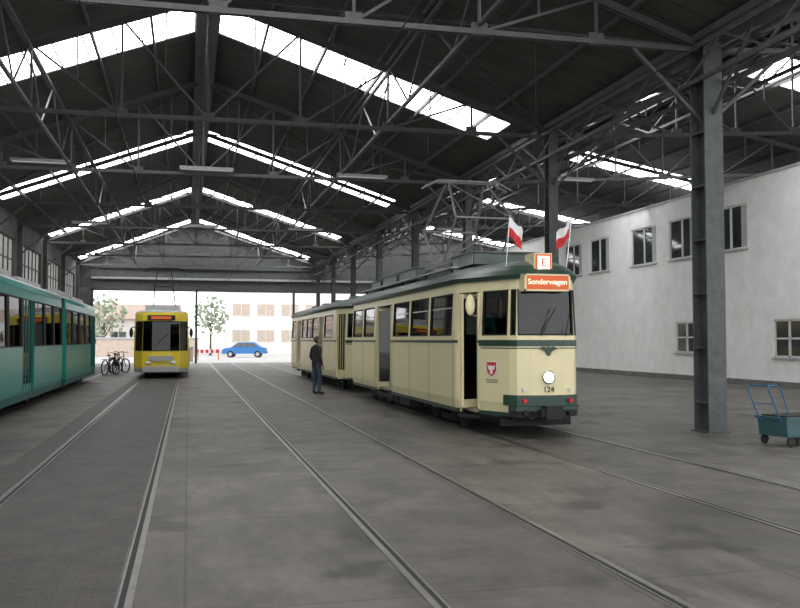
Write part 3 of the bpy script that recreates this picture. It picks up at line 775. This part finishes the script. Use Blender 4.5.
# ------------------------------------------------------------ people
def person(name, loc, heading, J, E, scale, cl, headpos, look=0.0):
    T = empty(name, loc); T.rotation_euler = (0, 0, heading); T.scale = (scale,)*3
    names = list(J.keys()); idx = {n: i for i, n in enumerate(names)}
    V = [Vector(J[n][0]) for n in names]; R = [J[n][1] for n in names]; ED = [(idx[a], idx[b]) for a, b, _ in E]; LB = [c for _, _, c in E]; roots = {idx['pelvis']}
    for s in ('L', 'R'):
        w = Vector(J['wrist'+s][0]); pm = Vector(J['palm'+s][0]); d = (pm-w).normalized(); sx = -1 if s == 'L' else 1
        lat = d.cross(Vector((sx, 0, 0)))
        if lat.length < .1: lat = Vector((0, 1, 0))
        lat.normalize(); cur = Vector((-sx, 0, 0))
        for k, ln in enumerate((.066, .075, .07, .055)):
            off = lat*(.03-.02*k); b0 = pm+off; p1 = b0+d*(.03); p2 = p1+d*ln*.5+cur*.006; p3 = p2+d*ln*.42+cur*.022
            o = len(V); V += [b0, p1, p2, p3]; R += [(.010, .010), (.010, .010), (.009, .009), (.007, .007)]; ED += [(o, o+1), (o+1, o+2), (o+2, o+3)]; LB += ['skin']*3; roots.add(o)
        b0 = w+d*.02+lat*.015; p1 = b0+lat*.035+d*.03+cur*.01; p2 = p1+d*.035+lat*.008; o = len(V)
        V += [b0, p1, p2]; R += [(.012, .012), (.011, .011), (.008, .008)]; ED += [(o, o+1), (o+1, o+2)]; LB += ['skin']*2; roots.add(o)
    me = bpy.data.meshes.new('skel'); me.from_pydata([tuple(v) for v in V], ED, []); ob = bpy.data.objects.new('skel', me); scene.collection.objects.link(ob)
    md = ob.modifiers.new('Skin', 'SKIN'); md.use_smooth_shade = True
    for i, r in enumerate(R):
        sv = me.skin_vertices[0].data[i]; sv.radius = r; sv.use_root = (i in roots)
    ob.modifiers.new('Sub', 'SUBSURF').levels = 2
    bpy.context.view_layer.update()
    dg = bpy.context.evaluated_depsgraph_get(); nm = bpy.data.meshes.new_from_object(ob.evaluated_get(dg))
    bpy.data.objects.remove(ob)
    nm.materials.clear()
    order = ['skin', 'top', 'legs', 'shoe']
    for o_ in order: nm.materials.append(M[cl[o_]])
    for p in nm.polygons:
        c = p.center; best = None
        for (a, b), l in zip(ED, LB):
            A, B = V[a], V[b]; t = max(0, min(1, (c-A).dot(B-A)/max((B-A).length_squared, 1e-9))); dd = (c-(A+(B-A)*t)).length-R[a][0]*(1-t)-R[b][0]*t
            if best is None or dd < best[0]: best = (dd, l)
        p.material_index = order.index(best[1]); p.use_smooth = True
    body = bpy.data.objects.new('body', nm); scene.collection.objects.link(body); body.parent = T
    h = MB(); hc = Vector(headpos)
    def shape(p):
        q_ = p.copy()
        if q_.z < 0: k = 1+q_.z*2.2; q_.x *= max(.6, k); q_.y = q_.y*max(.75, k)+.012*(-q_.z/.11)
        if q_.y > 0: q_.y *= .94
        return q_
    h.sphere(hc, .1, 'skin', (.78, .96, 1.18), 24, 18, shape)
    h.sphere(hc+Vector((0, -.012, .022)), .1, 'hair', (.83, 1.0, 1.08), 20, 14, lambda p: Vector((p.x, p.y if p.y < .05 else .05+(p.y-.05)*.5, p.z if p.z > -.02 or p.y < -.02 else max(p.z, -.01))) if not (p.y > .02 and p.z < .035) else Vector((p.x*.85, .02, max(p.z, .0))))
    h.sphere(hc+Vector((0, .098, -.012)), .014, 'skin', (.8, 1.2, 1.5)); h.cyl(hc+Vector((0, .09, .02)), hc+Vector((0, .104, -.012)), .007, 'skin', 8, .011)
    for sx in (-1, 1):
        h.sphere(hc+Vector((sx*.078, -.005, -.005)), .022, 'skin', (.35, .8, 1.3)); h.sphere(hc+Vector((sx*.03, .084, .008)), .011, 'wcloth'); h.sphere(hc+Vector((sx*.03, .092, .008)), .005, 'black')
        h.cyl(hc+Vector((sx*.015, .094, .026)), hc+Vector((sx*.045, .086, .028)), .004, 'hair', 6)
    h.sphere(hc+Vector((0, .088, -.052)), .02, 'advert', (1.1, .35, .25))
    h.done('head', T)
    return T
ST = {'pelvis': ((0, 0, .92), (.155, .115)), 'spine': ((0, .005, 1.08), (.15, .115)), 'chest': ((0, 0, 1.27), (.175, .125)), 'neckb': ((0, -.01, 1.42), (.085, .07)), 'neck': ((0, .005, 1.51), (.05, .052)),
      'shL': ((-.175, -.01, 1.385), (.07, .068)), 'elL': ((-.235, -.05, 1.11), (.052, .052)), 'wristL': ((-.2, .10, .93), (.034, .034)), 'palmL': ((-.19, .155, .89), (.022, .038)),
      'shR': ((.175, -.01, 1.385), (.07, .068)), 'elR': ((.235, -.04, 1.10), (.052, .052)), 'wristR': ((.225, .05, .88), (.034, .034)), 'palmR': ((.22, .075, .82), (.022, .038)),
      'hipL': ((-.095, 0, .85), (.098, .1)), 'kneeL': ((-.105, .03, .48), (.066, .068)), 'ankL': ((-.11, -.01, .11), (.05, .052)), 'heelL': ((-.11, -.03, .05), (.04, .045)), 'toeL': ((-.13, .15, .035), (.042, .03)),
      'hipR': ((.095, 0, .85), (.098, .1)), 'kneeR': ((.11, .05, .48), (.066, .068)), 'ankR': ((.12, .02, .11), (.05, .052)), 'heelR': ((.12, 0, .05), (.04, .045)), 'toeR': ((.15, .18, .035), (.042, .03))}
EE = [('pelvis', 'spine', 'top'), ('spine', 'chest', 'top'), ('chest', 'neckb', 'top'), ('neckb', 'neck', 'skin')]
for s in 'LR':
    EE += [('neckb', 'sh'+s, 'top'), ('sh'+s, 'el'+s, 'top'), ('el'+s, 'wrist'+s, 'top'), ('wrist'+s, 'palm'+s, 'skin'), ('pelvis', 'hip'+s, 'legs'), ('hip'+s, 'knee'+s, 'legs'), ('knee'+s, 'ank'+s, 'legs'), ('ank'+s, 'heel'+s, 'shoe'), ('heel'+s, 'toe'+s, 'shoe')]
person('standing_man', (3.70, 25.05, 0), math.radians(-62), ST, EE, .985, {'skin': 'skin', 'top': 'jacket', 'legs': 'jeans', 'shoe': 'shoe'}, (0, .02, 1.62))
SD = dict(ST)
dz = -.42
for k in list(SD): SD[k] = ((SD[k][0][0], SD[k][0][1], SD[k][0][2]+dz), SD[k][1])
for s, sx in (('L', -1), ('R', 1)):
    SD['hip'+s] = ((sx*.1, .05, .48), (.098, .095)); SD['knee'+s] = ((sx*.13, .46, .50), (.066, .068)); SD['ank'+s] = ((sx*.13, .50, .12), (.05, .052)); SD['heel'+s] = ((sx*.13, .48, .05), (.04, .045)); SD['toe'+s] = ((sx*.14, .66, .035), (.042, .03))
    SD['el'+s] = ((sx*.24, .12, .75), (.05, .05)); SD['wrist'+s] = ((sx*.17, .36, .74), (.034, .034)); SD['palm'+s] = ((sx*.15, .43, .74), (.022, .038))
dr = person('tram_driver', (UC+.2, 13.95, .80), math.radians(180), SD, EE, .95, {'skin': 'skin', 'top': 'shirt', 'legs': 'jeans', 'shoe': 'shoe'}, (0, .02, 1.20))
m = MB(); m.box(-.22, .22, -.2, .25, .34, .42, 'black'); m.box(-.22, .22, -.28, -.2, .38, 1.0, 'black'); m.cyl((0, 0, 0), (0, 0, .34), .05, 'chrome')
so = m.done('driver_seat', T1); so.location = (UC+.2, 13.95, .80); so.rotation_euler = (0, 0, math.pi)

# ------------------------------------------------------------ hand cart
C = empty('hand_cart', (8.88, 11.25, 0)); C.rotation_euler = (0, 0, math.radians(12)); C.scale = (.88, .88, .92)
m = MB()
m.prism_y([(-.3, .16), (.75, .16), (.80, .46), (-.34, .46)], -.3, .3, 'cartteal')
m.box(-.36, .82, -.33, .33, .44, .48, 'cartteal'); m.box(-.28, .74, -.26, .26, .475, .50, 'black')
for x in (-.2, .62):
    for y in (-.27, .27):
        m.torus((x, y, .09), .065, .025, (0, 1, 0), 'black', 16, 6); m.cyl((x, y-.02, .09), (x, y+.02, .09), .05, 'under', 12); m.box(x-.03, x+.03, y-.03, y+.03, .12, .2, 'under')
for y in (-.22, .22):
    m.tube([(-.32, y, .40), (-.40, y, .46), (-.62, y, .88), (-.66, y, .95)], .014, 'cartblue', 8)
m.tube([(-.66, -.22, .95), (-.62, -.18, 1.0), (-.62, .18, 1.0), (-.66, .22, .95)], .014, 'cartblue', 8)
m.tube([(-.53, -.22, .70), (-.53, .22, .70)], .01, 'cartblue', 8)
m.tube([(-.62, -.18, 1.0), (-.40, -.16, 1.0), (-.28, -.16, .92), (-.1, -.16, .5)], .012, 'cartblue', 8)
m.done('cart_body', C)

# ------------------------------------------------------------ parked bicycles
def bicycle(x, y, rot, col):
    B = empty('bicycle', (x, y, 0)); B.rotation_euler = (0, 0, math.radians(rot))
    m = MB()
    for wx in (-.52, .52):
        m.torus((wx, 0, .345), .32, .022, (0, 1, 0), 'black', 28, 6); m.cyl((wx, -.04, .345), (wx, .04, .345), .03, 'chrome', 8)
        for k in range(10):
            t = k*math.pi/5; m.cyl((wx, 0, .345), (wx+.31*math.cos(t), 0, .345+.31*math.sin(t)), .003, 'chrome', 4)
        m.torus((wx, 0, .345), .37, .012, (0, 1, 0), 'under', 28, 5)
    fr = .02
    for a, b in (((-.15, .85), (-.05, .30)), ((-.05, .30), (.36, .72)), ((-.13, .72), (.35, .80)), ((-.05, .30), (-.52, .345)), ((-.13, .74), (-.52, .345)), ((.34, .95), (.40, .62)), ((.40, .62), (.52, .345))):
        m.cyl((a[0], 0, a[1]), (b[0], 0, b[1]), fr, col, 8)
    m.tube([(.25, -.28, .98), (.36, -.2, 1.02), (.34, 0, .98), (.36, .2, 1.02), (.25, .28, .98)], .014, 'under', 6)
    m.sphere((-.17, 0, .90), .1, 'black', (1.35, .7, .4)); m.torus((-.05, 0, .30), .08, .01, (0, 1, 0), 'chrome', 16, 5); m.beam((-.05, .08, .42), (-.05, .14, .42), .08, .03, 'black'); m.beam((-.05, -.14, .18), (-.05, -.08, .18), .08, .03, 'black')
    m.box(-.75, -.3, -.07, .07, .72, .74, 'under'); m.cyl((-.05, .05, .28), (-.12, .22, .01), .01, 'chrome', 6)
    m.done('bicycle_frame', B)
bicycle(-3.42, 41.0, 68, 'under'); bicycle(-3.2, 43.2, 60, 'teald'); bicycle(-3.5, 45.3, 72, 'under')

# ------------------------------------------------------------ outside
K = empty('car', (5.2, 81, -.03))
m = MB(); K.rotation_euler = (0, 0, math.radians(-10))
lo = [(-2.0, .35), (-2.05, .62), (-1.95, .82), (-1.2, .95), (1.35, .98), (1.95, .9), (2.05, .6), (2.0, .35)]
up = [(-1.25, .93), (-.55, 1.42), (.9, 1.45), (1.6, .95)]
m.prism_y(lo, -.82, .82, 'blue')
vs = [(x, -.78, z) if z < 1 else (x, -.62, z) for x, z in up]+[(x, .78, z) if z < 1 else (x, .62, z) for x, z in up]
m.add(vs, [(0, 1, 2, 3), (7, 6, 5, 4), (0, 4, 5, 1), (1, 5, 6, 2), (2, 6, 7, 3), (3, 7, 4, 0)], 'blue')
for y, s in ((-.8, -1), (.8, 1)):
    for (a, b) in (((-1.05, -.05)), ((.03, 1.3))):
        z0_, z1_ = .99, 1.36
        q_ = [(a, z0_), (max(a+.45, a) if a < -1 else a, z1_), (b if b < 0 else b-.45, z1_), (b, z0_)]
        m.add([(x, s*(.775 if z < 1.1 else .655)+s*.01, z) for x, z in q_], [(0, 1, 2, 3)], 'pane')
for x in (-1.25, 1.25):
    for y in (-.75, .75): m.cyl((x, y-.1, .31), (x, y+.1, .31), .31, 'black', 20); m.cyl((x, y-.11, .31), (x, y+.11, .31), .18, 'lgrey', 14)
m.box(-2.08, -1.98, -.7, .7, .4, .55, 'under'); m.box(1.98, 2.08, -.7, .7, .4, .55, 'under')
for y in (-.6, .6): m.sphere((-2.0, y, .7), .1, 'clear', (.5, 1.3, .8)); m.sphere((2.0, y, .75), .09, 'red', (.5, 1.2, 1))
m.done('car_body', K)
def facade(name, u0, u1, v, z1, mat, rows, wmat='pane', depth=8, win=(1.6, 1.3), roofm=None):
    m = MB(); m.box(u0, u1, v, v+depth, -.03, z1, mat)
    for zb in rows:
        u = u0+.6
        while u+win[0] < u1-.3:
            m.box(u, u+win[0], v-.03, v+.02, zb, zb+win[1], wmat); m.box(u-.06, u+win[0]+.06, v-.06, v, zb-.08, zb, 'trimw'); m.box(u+win[0]/2-.03, u+win[0]/2+.03, v-.05, v, zb, zb+win[1], 'trimw'); u += win[0]+.8
    if roofm:
        m.prism_x([(v-.4, z1), (v+depth/2, z1+1.8), (v+depth+.4, z1)], u0-.3, u1+.3, roofm)
    m.done(name)
facade('townhouse', -16, -1.0, 98, 3.9, 'pink', (1.2,), roofm='brick')
facade('apartment_building', 4.2, 26, 96, 9.5, 'wrend', (1.4, 4.3, 7.2), wmat='beige', win=(1.9, 1.3))
facade('apartment_building', -40, -17, 92, 9, 'beige', (1.4, 4.3), win=(1.9, 1.3))
m = MB(); m.box(-8.5, 1.0, 86, 86.3, -.03, 1.7, 'beige'); m.box(-8.6, 1.1, 85.9, 86.4, 1.7, 1.85, 'lgrey'); m.done('garden_wall')
m = MB()
m.box(.6, 2.6, 70, 70.05, .55, .85, 'wcloth')
for k in range(5): m.box(.6+k*.4, .8+k*.4, 69.985, 70.0, .55, .85, 'red')
for x in (.8, 2.4): m.beam((x, 69.7, -.03), (x, 70.02, .9), .05, .05, 'red'); m.beam((x, 70.4, -.03), (x, 70.02, .9), .05, .05, 'red')
m.done('barrier')
m = MB(); m.box(-1.0, .4, 66, 66.6, -.03, 1.0, 'beige'); m.box(-1.05, .45, 65.95, 66.65, 1.0, 1.1, 'lgrey'); m.done('concrete_plinth')
def tree(loc, h, r, n=900, leaf='leaf'):
    m = MB(); x, y = loc; m.cyl((x, y, -.03), (x, y, h*.55), .16, 'bark', 10, .09)
    for k in range(6):
        t = k*1.05; m.cyl((x, y, h*(.3+.04*k)), (x+math.cos(t)*r*.6, y+math.sin(t)*r*.6, h*.7), .06, 'bark', 6, .02)
    for k in range(n):
        d = Vector((random.gauss(0, 1), random.gauss(0, 1), random.gauss(0, 1))).normalized()*random.random()**.4
        c = Vector((x, y, h*.66))+Vector((d.x*r, d.y*r, d.z*h*.36)); a = Vector((random.uniform(-1, 1), random.uniform(-1, 1), random.uniform(-1, 1))).normalized()*.24; b = a.cross(Vector((random.random(), random.random(), random.random()))).normalized()*.2
        m.add([c-a, c-b, c+a, c+b], [(0, 1, 2, 3)], leaf)
    m.done('tree')
tree((2.3, 91), 6.2, 1.9, 260); tree((-8.2, 90), 6, 2.2, 300)

# ------------------------------------------------------------ world & light
w = bpy.data.worlds.new('World'); scene.world = w; w.use_nodes = True
nt = w.node_tree; bg = nt.nodes['Background']; bg.inputs[0].default_value = (.97, .98, 1.0, 1); bg.inputs[1].default_value = 2.5

# ------------------------------------------------------------ camera
cam = bpy.data.cameras.new('camera'); co = bpy.data.objects.new('camera', cam); scene.collection.objects.link(co)
cam.sensor_width = 36; cam.lens = 36*850/800; cam.clip_end = 400
co.location = (0, 0, 1.6); co.rotation_euler = (math.radians(90+2.425), 0, math.radians(-14.0))
scene.camera = co
